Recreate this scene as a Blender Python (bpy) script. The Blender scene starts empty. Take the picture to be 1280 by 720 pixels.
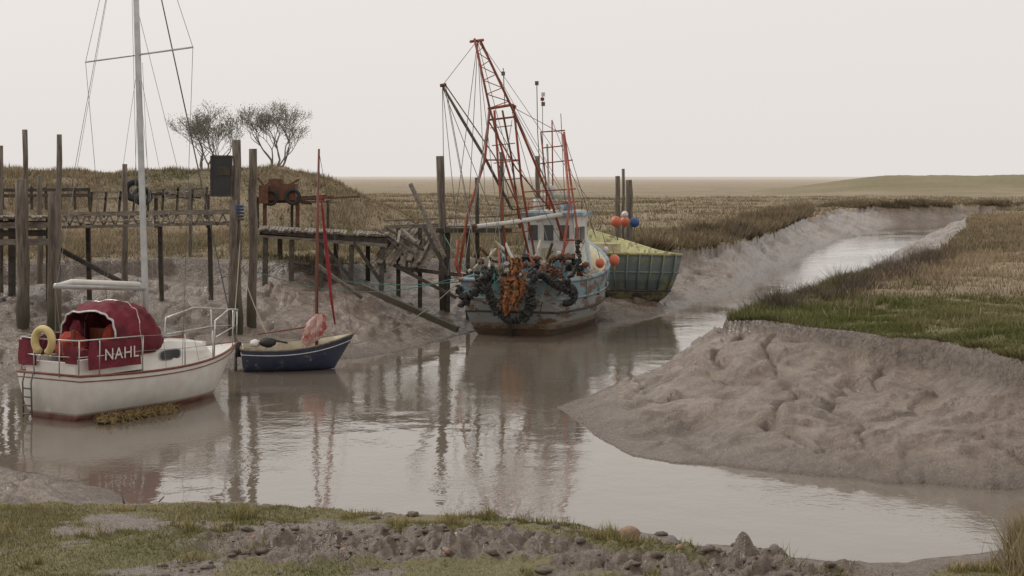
import bpy, math, random
import numpy as np
from mathutils import Vector, Matrix
random.seed(7); rng=np.random.default_rng(7)
sc=bpy.context.scene
F=2030.0; CH=4.0
def G(px,py,z=0.0):
    d=F*(CH-z)/(py-220.0); return ((px-640)*d/F,d)
def W(px,py,d): return Vector(((px-640)*d/F,d,CH-(py-220)*d/F))
# ---------------------------------------------------------------- materials
def newmat(name):
    m=bpy.data.materials.new(name); m.use_nodes=True
    nt=m.node_tree; b=nt.nodes['Principled BSDF']; return m,nt,b
def N(nt,t,**k):
    n=nt.nodes.new(t)
    for a,v in k.items():
        if a in n.inputs: n.inputs[a].default_value=v
        else: setattr(n,a,v)
    return n
def ramp(nt,src,stops,interp='LINEAR'):
    r=nt.nodes.new('ShaderNodeValToRGB'); r.color_ramp.interpolation=interp
    e=r.color_ramp.elements
    while len(e)<len(stops): e.new(0.5)
    for i,(p,c) in enumerate(stops):
        e[i].position=p; e[i].color=(c,c,c,1) if isinstance(c,(int,float)) else (*c,1)
    nt.links.new(src,r.inputs[0]); return r.outputs[0]
def mix(nt,f,a,b,blend='MIX'):
    n=nt.nodes.new('ShaderNodeMix'); n.data_type='RGBA'; n.blend_type=blend
    for s,v in ((n.inputs[0],f),(n.inputs[6],a),(n.inputs[7],b)):
        if hasattr(v,'is_linked'): nt.links.new(v,s)
        elif isinstance(v,(int,float)): s.default_value=v
        else: s.default_value=(*v,1)
    return n.outputs[2]
def noise(nt,co,scale,detail=4,rough=.55,sx=(1,1,1)):
    mp=nt.nodes.new('ShaderNodeMapping'); mp.inputs['Scale'].default_value=sx
    nt.links.new(co,mp.inputs[0])
    n=nt.nodes.new('ShaderNodeTexNoise'); n.inputs['Scale'].default_value=scale
    n.inputs['Detail'].default_value=detail; n.inputs['Roughness'].default_value=rough
    nt.links.new(mp.outputs[0],n.inputs['Vector']); return n.outputs[0]
def M(name,c1,c2=None,scale=6,rough=.6,bump=.0,sx=(1,1,1),c3=None,thr=.6,metal=0,wetz=None,bands=None,wetcol=(.035,.035,.02)):
    m,nt,b=newmat(name); co=nt.nodes.new('ShaderNodeTexCoord').outputs['Object']
    n1=noise(nt,co,scale,5,.6,sx)
    c2=c2 or tuple(x*.75 for x in c1)
    sep=nt.nodes.new('ShaderNodeSeparateXYZ'); nt.links.new(co,sep.inputs[0])
    if bands:
        mr=N(nt,'ShaderNodeMapRange'); mr.inputs[1].default_value=-1; mr.inputs[2].default_value=3
        ad=N(nt,'ShaderNodeMath',operation='MULTIPLY_ADD'); nt.links.new(n1,ad.inputs[0]); ad.inputs[1].default_value=.03 if scale>3.5 else .12; nt.links.new(sep.outputs[2],ad.inputs[2])
        nt.links.new(ad.outputs[0],mr.inputs[0])
        base=ramp(nt,mr.outputs[0],[((z+1)/4,c) for z,c in bands],'CONSTANT')
        col=mix(nt,ramp(nt,n1,[(.35,0.),(.7,.45)]),base,c2)
    else:
        col=mix(nt,ramp(nt,n1,[(.35,0.),(.65,1.)]),c1,c2)
    if c3:
        n2=noise(nt,co,scale*.7,7,.7,sx)
        col=mix(nt,ramp(nt,n2,[(thr-.02,0.),(thr+.03,1.)]),col,c3)
    if wetz is not None:
        g=nt.nodes.new('ShaderNodeNewGeometry'); s2=nt.nodes.new('ShaderNodeSeparateXYZ'); nt.links.new(g.outputs['Position'],s2.inputs[0])
        a2=N(nt,'ShaderNodeMath',operation='MULTIPLY_ADD'); nt.links.new(n1,a2.inputs[0]); a2.inputs[1].default_value=.8; nt.links.new(s2.outputs[2],a2.inputs[2])
        mr=N(nt,'ShaderNodeMapRange'); mr.inputs[1].default_value=wetz+.2; mr.inputs[2].default_value=wetz+.9; mr.inputs[3].default_value=.9; mr.inputs[4].default_value=0
        nt.links.new(a2.outputs[0],mr.inputs[0]); col=mix(nt,mr.outputs[0],col,wetcol)
    nt.links.new(col,b.inputs['Base Color'])
    rr=N(nt,'ShaderNodeMapRange'); rr.inputs[3].default_value=max(.05,rough-.12); rr.inputs[4].default_value=min(1,rough+.15); nt.links.new(n1,rr.inputs[0]); nt.links.new(rr.outputs[0],b.inputs['Roughness'])
    b.inputs['Metallic'].default_value=metal
    if bump:
        bp=N(nt,'ShaderNodeBump'); bp.inputs['Strength'].default_value=bump; bp.inputs['Distance'].default_value=.03
        nt.links.new(noise(nt,co,scale*2.5,6,.65,sx),bp.inputs['Height']); nt.links.new(bp.outputs[0],b.inputs['Normal'])
    return m
m_post=M('weathered_timber',(.21,.175,.14),(.08,.064,.05),9,.85,.7,(2,2,.25),wetz=.9,wetcol=(.05,.045,.025))
m_plank=M('plank_timber',(.28,.24,.195),(.11,.09,.07),7,.85,.6,(.5,3,3))
m_dark=M('dark_timber',(.085,.068,.052),(.04,.033,.027),7,.8,.6)
m_white=M('white_gelcoat',(.74,.72,.68),(.64,.61,.55),3,.35,.0,c3=(.42,.36,.28),thr=.68)
m_hully=M('yacht_hull_paint',(.74,.72,.68),(.52,.46,.38),3.6,.35,bands=[(-1,(.16,.045,.035)),(-.02,(.22,.04,.035)),(.10,(.40,.34,.26)),(.14,(.74,.72,.68))])
m_burg=M('burgundy_canvas',(.19,.018,.034),(.10,.012,.02),4,.85,.8)
m_redcloth=M('red_cloth',(.38,.05,.03),(.22,.03,.02),6,.9,.3)
m_alu=M('aluminium_spar',(.5,.5,.49),(.4,.4,.39),5,.4,metal=.35)
m_steel=M('stainless_steel',(.55,.54,.52),(.4,.4,.38),8,.3,metal=.8)
m_wire=M('rigging_wire',(.12,.115,.11),(.08,.08,.075),8,.6)
m_lwire=M('light_rigging_wire',(.3,.29,.28),(.2,.2,.19),8,.6)
m_yel=M('yellow_foam',(.62,.50,.24),(.5,.38,.17),8,.7,.2)
m_glass=M('dark_window',(.05,.055,.06),(.08,.085,.09),3,.12)
m_letter=M('white_lettering',(.70,.66,.64),(.55,.5,.48),9,.7)
m_rope=M('teal_rope',(.10,.24,.20),(.06,.16,.14),20,.9)
m_rope2=M('pale_rope',(.30,.26,.19),(.2,.17,.12),20,.9)
m_blueh=M('navy_hull_paint',(.025,.036,.075),(.05,.055,.09),5,.4,.1,c3=(.2,.18,.15),thr=.62)
m_cream=M('cream_paint',(.50,.45,.32),(.38,.33,.22),6,.6,.2,c3=(.25,.16,.09),thr=.60)
m_varn=M('red_varnished_spar',(.22,.06,.03),(.14,.04,.022),6,.5,.1,(2,2,.4))
m_pink=M('faded_sailcloth',(.60,.42,.38),(.48,.28,.25),7,.9,.4,c3=(.4,.08,.08),thr=.56)
m_sailred=M('red_sailcloth',(.33,.03,.04),(.2,.02,.03),7,.9,.4)
m_trawl=M('trawler_hull_paint',(.15,.22,.25),(.24,.19,.14),2.6,.65,.6,(.6,1,2.2),c3=(.16,.09,.055),thr=.545,bands=[(-1,(.12,.085,.055)),(.22,(.25,.195,.14)),(.36,(.30,.33,.33)),(1.0,(.20,.31,.36))])
m_trim=M('pale_blue_trim',(.22,.32,.37),(.18,.25,.29),5,.6,.2,c3=(.2,.10,.05),thr=.56)
m_green=M('faded_workboat_paint',(.10,.17,.18),(.17,.17,.12),2.6,.7,.5,(1,1,1.5),c3=(.26,.25,.13),thr=.55,bands=[(-1,(.07,.06,.045)),(.30,(.12,.155,.16)),(.7,(.17,.215,.22))])
m_ygreen=M('yellow_green_paint',(.44,.41,.19),(.30,.29,.14),4,.7,.3,c3=(.17,.15,.07),thr=.57)
m_red=M('rusty_red_steel',(.38,.08,.035),(.22,.055,.035),8,.6,.3,c3=(.14,.06,.035),thr=.55)
m_rust=M('rust',(.16,.065,.035),(.08,.045,.03),7,.85,.5)
m_wh=M('wheelhouse_white',(.64,.64,.60),(.5,.49,.45),4,.5,.2,c3=(.30,.15,.08),thr=.62)
m_whb=M('wheelhouse_blue',(.14,.27,.36),(.10,.2,.28),5,.55,.2,c3=(.5,.48,.44),thr=.57)
m_rub=M('black_rubber',(.016,.016,.016),(.03,.03,.026),9,.7,.3)
m_onet=M('orange_net',(.42,.15,.045),(.26,.10,.04),14,.9,.9,c3=(.10,.10,.06),thr=.52)
m_gnet=M('green_net',(.06,.11,.085),(.08,.085,.05),14,.9,.8,c3=(.03,.035,.03),thr=.5)
m_obuoy=M('orange_buoy',(.62,.17,.08),(.5,.12,.06),5,.5)
m_bbuoy=M('blue_buoy',(.04,.09,.25),(.03,.07,.18),5,.5)
m_weed=M('wet_seaweed',(.28,.19,.07),(.13,.09,.035),18,.7,.9)
m_stone=M('boulder_stone',(.34,.21,.14),(.2,.13,.09),12,.8,.6)
m_clod=M('wet_mud_clod',(.14,.10,.075),(.08,.058,.042),14,.4,.9)
m_bark=M('tree_bark',(.23,.21,.185),(.16,.145,.125),8,.9,.3)
m_foil=M('tree_foliage',(.24,.24,.19),(.18,.18,.14),8,.9)
m_black=M('black_board',(.02,.02,.022),(.035,.033,.03),4,.6)
# ---------------------------------------------------------------- mesh builder
class MB:
    def __init__(s): s.v=[];s.f=[];s.mi=[];s.mats=[]
    def _m(s,mat):
        if mat not in s.mats: s.mats.append(mat)
        return s.mats.index(mat)
    def tube(s,pts,r,mat,sides=6):
        pts=[Vector(p) for p in pts]; n=len(pts); rs=r if isinstance(r,(list,tuple)) else [r]*n
        k=s._m(mat); base=len(s.v); prev=None
        for i,p in enumerate(pts):
            t=(pts[min(i+1,n-1)]-pts[max(i-1,0)]).normalized()
            if prev is None:
                a=Vector((0,0,1)) if abs(t.z)<.9 else Vector((1,0,0)); u=t.cross(a).normalized()
            else: u=(prev-t*prev.dot(t)).normalized()
            prev=u; w=t.cross(u)
            for j in range(sides):
                an=2*math.pi*j/sides; s.v.append(p+(u*math.cos(an)+w*math.sin(an))*rs[i])
        for i in range(n-1):
            for j in range(sides):
                a=base+i*sides+j;b=base+i*sides+(j+1)%sides
                s.f.append((a,b,b+sides,a+sides)); s.mi.append(k)
        s.f.append(tuple(base+j for j in range(sides))[::-1]); s.mi.append(k)
        s.f.append(tuple(base+(n-1)*sides+j for j in range(sides))); s.mi.append(k)
    def sag(s,a,b,sg,r,mat,n=10,sides=4):
        a=Vector(a);b=Vector(b)
        s.tube([a.lerp(b,i/n)-Vector((0,0,sg*4*(i/n)*(1-i/n))) for i in range(n+1)],r,mat,sides)
    def quad(s,a,b,c,d,mat):
        k=s._m(mat); n=len(s.v); s.v+= [Vector(a),Vector(b),Vector(c),Vector(d)]; s.f.append((n,n+1,n+2,n+3)); s.mi.append(k)
    def hexa(s,p,mat):
        k=s._m(mat); n=len(s.v); s.v+=[Vector(q) for q in p]
        for f in ((3,2,1,0),(4,5,6,7),(0,1,5,4),(1,2,6,5),(2,3,7,6),(3,0,4,7)):
            s.f.append(tuple(n+i for i in f)); s.mi.append(k)
    def box(s,c,sz,mat,rot=None,taper=1):
        c=Vector(c); x,y,z=[q/2 for q in sz]
        P=[Vector(q) for q in ((-x,-y,-z),(x,-y,-z),(x,y,-z),(-x,y,-z))]+[Vector((q[0]*taper,q[1]*taper,z)) for q in ((-x,-y),(x,-y),(x,y),(-x,y))]
        if rot is not None: P=[rot@q for q in P]
        s.hexa([c+q for q in P],mat)
    def beam(s,a,b,w,h,mat,roll=0):
        a=Vector(a);b=Vector(b);t=(b-a).normalized(); up=Vector((0,0,1)) if abs(t.z)<.95 else Vector((0,1,0))
        u=t.cross(up).normalized(); v=u.cross(t)
        u,v=(u*math.cos(roll)+v*math.sin(roll)),(v*math.cos(roll)-u*math.sin(roll))
        s.hexa([a-u*w/2-v*h/2,a+u*w/2-v*h/2,a+u*w/2+v*h/2,a-u*w/2+v*h/2,b-u*w/2-v*h/2,b+u*w/2-v*h/2,b+u*w/2+v*h/2,b-u*w/2+v*h/2],mat)
    def sphere(s,c,r,mat,seg=14,rings=9,lump=0):
        c=Vector(c); r=r if isinstance(r,(tuple,list)) else (r,r,r); k=s._m(mat); base=len(s.v)
        for i in range(rings+1):
            th=math.pi*i/rings
            for j in range(seg):
                ph=2*math.pi*j/seg; q=1+lump*(random.random()-.5)*(0 if i in(0,rings) else 1)
                s.v.append(c+Vector((r[0]*math.sin(th)*math.cos(ph)*q,r[1]*math.sin(th)*math.sin(ph)*q,r[2]*math.cos(th)*q)))
        for i in range(rings):
            for j in range(seg):
                a=base+i*seg+j;b=base+i*seg+(j+1)%seg
                s.f.append((a,a+seg,b+seg,b)); s.mi.append(k)
    def torus(s,c,R,r,mat,axis=(0,1,0),a0=0,a1=2*math.pi,seg=24,sides=8):
        ax=Vector(axis).normalized(); u=ax.orthogonal().normalized() if abs(ax.z)>.9 else Vector((0,0,1)).cross(ax).normalized(); w=ax.cross(u)
        c=Vector(c); s.tube([c+(u*math.cos(a0+(a1-a0)*i/seg)+w*math.sin(a0+(a1-a0)*i/seg))*R for i in range(seg+1)],r,mat,sides)
    def grid(s,rows,mat,flip=False):
        k=s._m(mat); base=len(s.v); n=len(rows[0])
        for r in rows: s.v+=[Vector(p) for p in r]
        for i in range(len(rows)-1):
            for j in range(n-1):
                a=base+i*n+j; f=(a,a+1,a+n+1,a+n); s.f.append(f[::-1] if flip else f); s.mi.append(k)
    def obj(s,name,parent=None,smooth=False,origin=None,xf=None):
        vs=s.v
        if xf is not None: vs=[xf@p for p in vs]
        o=Vector(origin) if origin is not None else Vector((0,0,0))
        me=bpy.data.meshes.new(name); me.from_pydata([tuple(p-o) for p in vs],[],s.f)
        for m in s.mats: me.materials.append(m)
        me.polygons.foreach_set('material_index',s.mi)
        me.polygons.foreach_set('use_smooth',[bool(smooth)]*len(s.f)); me.update()
        ob=bpy.data.objects.new(name,me); sc.collection.objects.link(ob); ob.location=o
        if parent: ob.parent=parent
        return ob
def root(name,loc,rz,rx=0,ry=0):
    e=bpy.data.objects.new(name,None); sc.collection.objects.link(e); e.empty_display_size=.3
    e.location=loc; e.rotation_euler=(rx,ry,rz)
    mt=Matrix.Translation(Vector(loc))@Matrix.LocRotScale(None,e.rotation_euler.copy(),None)
    return e,mt.inverted()
# ---------------------------------------------------------------- noise
def h2(ix,iy,s):
    a=(ix.astype(np.int64)*374761393+iy.astype(np.int64)*668265263+s*1442695041)&0xffffffff
    a=((a^(a>>13))*1274126177)&0xffffffff; a=a^(a>>16); return (a&0xffff)/32767.5-1
def vn(x,y,s=0):
    x0=np.floor(x);y0=np.floor(y);fx=x-x0;fy=y-y0
    fx=fx*fx*fx*(fx*(fx*6-15)+10);fy=fy*fy*fy*(fy*(fy*6-15)+10)
    a=h2(x0,y0,s);b=h2(x0+1,y0,s);c=h2(x0,y0+1,s);d=h2(x0+1,y0+1,s)
    return (a*(1-fx)+b*fx)*(1-fy)+(c*(1-fx)+d*fx)*fy
def fbm(x,y,o=4,s=0,g=.5):
    t=0;a=1;n=0
    for i in range(o):
        c,sn=math.cos(i*1.1+.4),math.sin(i*1.1+.4)
        t=t+a*vn((x*c-y*sn)*2**i+i*17.3,(x*sn+y*c)*2**i-i*9.1,s+i); n+=a; a*=g
    return t/n
def sst(a,b,x):
    t=np.clip((x-a)/(b-a),0,1); return t*t*(3-2*t)
def sdist(X,Y,poly):
    n=len(poly); D=np.full(X.shape,1e18); ins=np.zeros(X.shape,bool)
    for i in range(n):
        ax,ay=poly[i];bx,by=poly[(i+1)%n]; ex,ey=bx-ax,by-ay; L=ex*ex+ey*ey
        if L<1e-12: continue
        t=np.clip(((X-ax)*ex+(Y-ay)*ey)/L,0,1); D=np.minimum(D,(X-ax-t*ex)**2+(Y-ay-t*ey)**2)
        if ay!=by:
            c=((ay>Y)!=(by>Y))&(X<(bx-ax)*(Y-ay)/(by-ay)+ax); ins^=c
    return np.sqrt(D),ins
water=[(-60,33),G(-300,480),G(0,480),G(120,468),G(220,463),G(290,458),G(440,448),G(500,441),G(565,424),G(610,408),G(700,400),G(770,402),G(810,398),G(855,387),G(900,370),G(960,345),G(1040,310),G(1080,290),G(1130,277),(45,147),(90,154),(300,165),(300,159),(90,147),(44,140),(34.5,128),(27.5,107),(21.3,89),(17.8,77),(13.6,62),(9.8,52),(7.0,45),(4.8,39.5),(3.7,35.2),G(790,478),G(735,496),G(700,510),G(740,545),G(790,568),G(850,580),G(920,585),G(1000,592),G(1100,603),G(1200,610),G(1280,613),(9,20.9),(15,21.5),(60,22),(60,19),(15,18.6),(6.8,18),(5.5,17.5),(4.7,16.9),(4,16.7),(3.1,16.9),(2.2,17.2),(1.5,17.2),(.7,17.4),(0,17.7),(-2,18.0),(-3.9,18.4),(-5.1,20.6),(-7,22.3),(-9,23),(-60,24)]
gl=[(-4000,44),(-60,44),(-14,43),(-11.5,44),(-9.6,45.5),(-7,44),(-5,43.5),(-3.8,46),(-2,50),(1.5,56),(4.5,58),(7.0,60.5),(9.4,67),(14.3,84),(20.2,108),(25,127),(32,144),(46,150.5),(90,157.5),(300,168),(4000,300),(4000,6000),(-4000,6000)]
gr=[G(905,402,1.3),G(950,404,1.3),G(1000,410,1.3),G(1090,418,1.3),G(1180,427,1.3),G(1240,440,1.3),G(1290,455,1.3),(14,24),(60,25),(4000,25),(4000,150),(300,155),(90,143),(46,134.5),(37,125),(29.8,106),(22.8,81),(17.0,63),(10.8,46.5),(7.8,39.2),(4.9,32.5)]
gf=[(-4000,16),(-60,16),(-9,17.5),(-6,17),G(180,630,.6),G(300,628,.6),G(440,641,.6),G(640,650,.6),G(740,662,.6),G(800,683,.6),G(1000,712,.6),G(1130,722,.6),G(1210,705,.6),G(1280,680,.6),(7,16.3),(15,17),(60,17),(4000,17),(4000,-900),(-4000,-900)]
def terrain(X,Y):
    far=np.clip(Y/40,.5,2.6)
    wx=X+fbm(X/1.6/far,Y/1.6/far,4,5,.6)*.36*far; wy=Y+fbm(X/1.6/far,Y/1.6/far,4,11,.6)*.36*far
    dw,iw=sdist(wx,wy,water)
    res=[]
    for p,hh in ((gl,None),(gr,1.3),(gf,.6)):
        d,i=sdist(wx,wy,p); res.append((d,i,hh))
    Hl=1.3+.4*sst(-2,8,-X)
    d0=np.where(res[0][1],0,res[0][0]); d1=np.where(res[1][1],0,res[1][0]); d2=np.where(res[2][1],0,res[2][0])
    dg=np.minimum(np.minimum(d0,d1),d2)
    w0=1/(d0+.05)**3; w1=1/(d1+.05)**3; w2=1/(d2+.05)**3
    H=(w0*Hl+w1*1.3+w2*.6)/(w0+w1+w2)
    ing=dg<=0
    din=np.where(res[0][1],res[0][0],np.where(res[1][1],res[1][0],res[2][0]))
    r=dw/(dw+dg+1e-6); r=np.where(ing,1,r)
    near=sst(24,14,Y)
    lm1=np.clip(fbm(X/2.0,Y/2.0,3,201)*1.8+.35,0,1); lm2=np.clip(fbm(X/2.0+7,Y/2.0,3,207)*1.8+.45,0,1); lm3=np.clip(fbm(X/1.6+3,Y/1.6,3,217)*1.8+.2,0,1)
    ww=fbm(X/1.3,Y/1.3,4,211,.5)
    led=.075*lm1*sst(-.02,.02,r-.28+ww*.20)+.05*lm3*sst(-.015,.015,r-.45+ww*.25)+.10*lm2*sst(-.02,.02,r-.66+ww*.22)
    p=np.where(r<.94,.70*r**.75,.70*.94**.75+(1-.70*.94**.75)*sst(.94,1,r))
    z=H*(p+np.where(r<.97,led,led*(1-r)/.03))
    edge=np.clip(dw/1.0,0,1)*np.where(iw,0,1)
    wxx=X+fbm(X/1.2,Y/1.2,3,33)*.7; wyy=Y+fbm(X/1.2,Y/1.2,3,35)*.7
    rid=np.clip(1-np.abs(fbm(wxx/.9,wyy/2.6,3,31))*3.0,0,1)
    rid2=np.clip(1-np.abs(fbm(wxx/1.8+5,wyy/.55,3,37))*2.6,0,1)
    mudn=fbm(X/2.2,Y/2.2,4,21,.45)*.20-(rid**2)*.10+(rid2**3)*.05+fbm(X/.55,Y/.22,4,41,.55)*.034
    z=z+np.where(ing,0,mudn*edge*np.clip(H,.5,1.4)*np.clip((1-r)*8,0,1))
    gm=np.where(ing,1.,0.)
    gn=fbm(X/2.5,Y/2.5,4,51)*.12+fbm(X/.45,Y/.45,3,57)*.06+fbm(X/14,Y/14,3,61)*.22*sst(1,8,din)
    z=z+np.where(ing,gn*(1-.55*near)+.10*(1-np.exp(-din/2)),0)
    pat=fbm(X/1.1+3.3,Y/.8,5,71,.6)
    ch=np.exp(-((X+.9)/2.1)**2-((Y-14.7)/.65)**2)*near
    ch=np.maximum(ch,np.exp(-((X-1.6)/1.2)**2-((Y-14.1)/.7)**2)*near)
    ch2=near*sst(-4.9,-6.0,X)*sst(16.6,18,Y)
    z=z+(np.abs(fbm(X/.30,Y/.26,4,81,.55))*.30)*np.clip(ch*1.2+ch2,0,1)
    z=z+near*ing*np.abs(fbm(X/.4,Y/.4,3,87))*.04*sst(0,.2,pat)
    def seg(ax,ay,bx,by):
        ex,ey=bx-ax,by-ay; t=np.clip(((X-ax)*ex+(Y-ay)*ey)/(ex*ex+ey*ey),0,1); return np.sqrt((X-ax-t*ex)**2+(Y-ay-t*ey)**2)
    sd=seg(-10.0,67,-70,74)+fbm(X/3,Y/3,3,93)*.9; z=z+(2.42+.40*fbm(X/3,Y/3,4,91))*np.exp(-(sd/4.9)**4*.45-(sd/6)**2*.5)*ing
    sd=seg(64,262,700,190); wall=np.exp(-(sd/17)**2); z=z+(2.75+.3*fbm(X/16,Y/16,3,98))*wall*ing
    z=np.where(iw,-np.minimum(.02+dw*.35,.9),np.maximum(z,.012+.05*np.clip(dw,0,1)))
    green=np.maximum(np.zeros_like(z),near*.85)
    rb=res[1][1]*sst(38,28,Y+fbm(X/2,Y/2,3,95)*6+np.clip(X-8.5,0,6)*.5); green=np.maximum(green,rb)
    green=np.maximum(green,.9*sst(.05,.35,wall)*(Y>150)*(.75+.5*fbm(X/9,Y/9,3,99)))
    green=np.maximum(green,res[0][1]*.45*sst(2.2,.1,din+fbm(X/3,Y/3,3,97)*1.5)*(Y<60))
    green=np.maximum(green,.45*sst(-.05,.5,fbm(X/9+4,Y/16,3,103))*res[0][1]*(Y<260))
    green=np.maximum(green,.4*sst(2.6,3.9,z)*(Y<100)*sst(-.2,.4,fbm(X/6,Y/6,3,99)))
    strip=sst(.9,.35,din)*(X<1.7)*near*.30
    fgm=sst(.14,-.06,pat-strip)*(1-np.clip(ch*1.5,0,1)*.95*(1-np.clip(strip*3.3,0,1)))*(1-ch2)
    fgm=fgm*(1-.8*sst(1.2,2.0,X)*sst(3.9,3.3,X))
    gmask=np.where(near>.5,gm*fgm,gm)
    soil=np.where(ing,0,sst(.88,.98,r)*(Y>20))+np.where(near>.3,.70*sst(.5,1,near),0)
    return z,gmask,np.clip(green,0,1),dw,din,iw,ing,np.clip(soil,0,1)
def axis_cat(*a): return np.unique(np.concatenate(a))
ys=axis_cat(np.linspace(2,11,30),np.geomspace(11,60,640),np.geomspace(60,400,220),np.geomspace(400,5000,50))
ts=axis_cat(np.linspace(-2.5,-.45,40),np.linspace(-.44,-.36,40),np.linspace(-.36,.36,760),np.linspace(.36,.44,40),np.linspace(.45,2.5,40))
T,Yg=np.meshgrid(ts,ys); Xg=T*(Yg)
Zg,GM,GRN,DW,DIN,IW,ING,SOIL=terrain(Xg,Yg)
def npmesh(name,V,faces_n,idx,mats,smooth=True,attrs=None):
    me=bpy.data.meshes.new(name); nf=len(idx)//faces_n
    me.vertices.add(len(V)); me.vertices.foreach_set('co',V.astype(np.float32).ravel())
    me.loops.add(len(idx)); me.loops.foreach_set('vertex_index',idx.astype(np.int32))
    me.polygons.add(nf); me.polygons.foreach_set('loop_start',np.arange(0,nf*faces_n,faces_n,dtype=np.int32))
    me.polygons.foreach_set('loop_total',np.full(nf,faces_n,dtype=np.int32))
    me.polygons.foreach_set('use_smooth',np.full(nf,smooth))
    for m in mats: me.materials.append(m)
    me.update(calc_edges=True)
    for k,(ty,a) in (attrs or {}).items():
        at=me.attributes.new(k,ty,'POINT'); at.data.foreach_set('color' if ty=='FLOAT_COLOR' else 'value',a.astype(np.float32).ravel())
    ob=bpy.data.objects.new(name,me); sc.collection.objects.link(ob); return ob
nr,nc=Xg.shape
I=np.arange(nr*nc).reshape(nr,nc)
quads=np.stack([I[:-1,:-1],I[:-1,1:],I[1:,1:],I[1:,:-1]],-1).reshape(-1)
m_ground,nt,b=newmat('salt_marsh_and_mud')
co=nt.nodes.new('ShaderNodeTexCoord').outputs['Object']
def attr(nt,n):
    a=nt.nodes.new('ShaderNodeAttribute'); a.attribute_name=n; return a
ag=attr(nt,'grass').outputs['Fac']; agr=attr(nt,'green').outputs['Fac']; aso=attr(nt,'soil').outputs['Fac']
n1=noise(nt,co,1.1,6,.6); n2=noise(nt,co,9,6,.65); n3=noise(nt,co,.12,5,.6); n4=noise(nt,co,35,5,.7); nst=noise(nt,co,.05,5,.6,(1,6,1)); n5=noise(nt,co,2.2,7,.62,(1,1.6,1))
mudc=mix(nt,ramp(nt,n1,[(.35,0.),(.65,1.)]),(.175,.128,.096),(.25,.192,.150))
mudc=mix(nt,ramp(nt,n5,[(.45,0.),(.64,.85)]),mudc,(.105,.074,.054))
mudc=mix(nt,ramp(nt,n2,[(.50,0.),(.72,.5)]),mudc,(.09,.064,.045))
sz=nt.nodes.new('ShaderNodeSeparateXYZ'); nt.links.new(co,sz.inputs[0])
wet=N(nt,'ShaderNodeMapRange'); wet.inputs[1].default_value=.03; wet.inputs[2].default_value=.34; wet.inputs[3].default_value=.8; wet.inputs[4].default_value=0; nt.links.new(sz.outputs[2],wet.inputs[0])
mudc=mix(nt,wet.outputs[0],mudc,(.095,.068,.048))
mudc=mix(nt,aso,mudc,mix(nt,ramp(nt,n2,[(.4,0.),(.6,1.)]),(.065,.045,.031),(.15,.108,.077)))
brn=mix(nt,ramp(nt,n3,[(.4,0.),(.6,1.)]),(.28,.215,.135),(.215,.17,.11))
brn=mix(nt,ramp(nt,nst,[(.45,0.),(.62,.7)]),brn,(.33,.265,.18))
brn=mix(nt,ramp(nt,n2,[(.45,0.),(.7,.6)]),brn,(.14,.105,.062))
grn=mix(nt,ramp(nt,n1,[(.35,0.),(.65,1.)]),(.14,.14,.055),(.215,.185,.09))
grn=mix(nt,ramp(nt,n4,[(.45,0.),(.7,.6)]),grn,(.075,.07,.03))
gc=mix(nt,agr,brn,grn)
gf_=N(nt,'ShaderNodeMath',operation='MULTIPLY_ADD'); nt.links.new(n4,gf_.inputs[0]); gf_.inputs[1].default_value=.5; nt.links.new(ag,gf_.inputs[2])
gfac=ramp(nt,gf_.outputs[0],[(.55,0.),(.85,1.)])
col=mix(nt,gfac,mudc,gc)
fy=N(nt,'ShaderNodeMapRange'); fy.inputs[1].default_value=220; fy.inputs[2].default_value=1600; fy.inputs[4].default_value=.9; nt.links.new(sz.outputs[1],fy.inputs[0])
col=mix(nt,fy.outputs[0],col,(.52,.465,.40))  # distance haze painted into the ground colour, paler towards the horizon
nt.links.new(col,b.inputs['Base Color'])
rg=mix(nt,gfac,mix(nt,ramp(nt,n2,[(.4,0.),(.65,1.)]),(.17,.17,.17),(.45,.45,.45)),(.95,.95,.95)); nt.links.new(rg,b.inputs['Roughness'])
b.inputs['Specular IOR Level'].default_value=.6
bp=N(nt,'ShaderNodeBump'); bp.inputs['Strength'].default_value=.85; bp.inputs['Distance'].default_value=.06
hh=N(nt,'ShaderNodeMath',operation='ADD'); nt.links.new(n2,hh.inputs[0]); 
h3=N(nt,'ShaderNodeMath',operation='MULTIPLY'); nt.links.new(n4,h3.inputs[0]); h3.inputs[1].default_value=.3; nt.links.new(h3.outputs[0],hh.inputs[1])
h5=N(nt,'ShaderNodeMath',operation='MULTIPLY_ADD'); nt.links.new(n5,h5.inputs[0]); h5.inputs[1].default_value=2.0; nt.links.new(hh.outputs[0],h5.inputs[2])
nt.links.new(h5.outputs[0],bp.inputs['Height']); nt.links.new(bp.outputs[0],b.inputs['Normal'])
V=np.stack([Xg,Yg,Zg],-1).reshape(-1,3)
npmesh('ground',V,4,quads,[m_ground],True,{'grass':('FLOAT',GM.ravel()),'green':('FLOAT',GRN.ravel()),'soil':('FLOAT',SOIL.ravel())})
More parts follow.
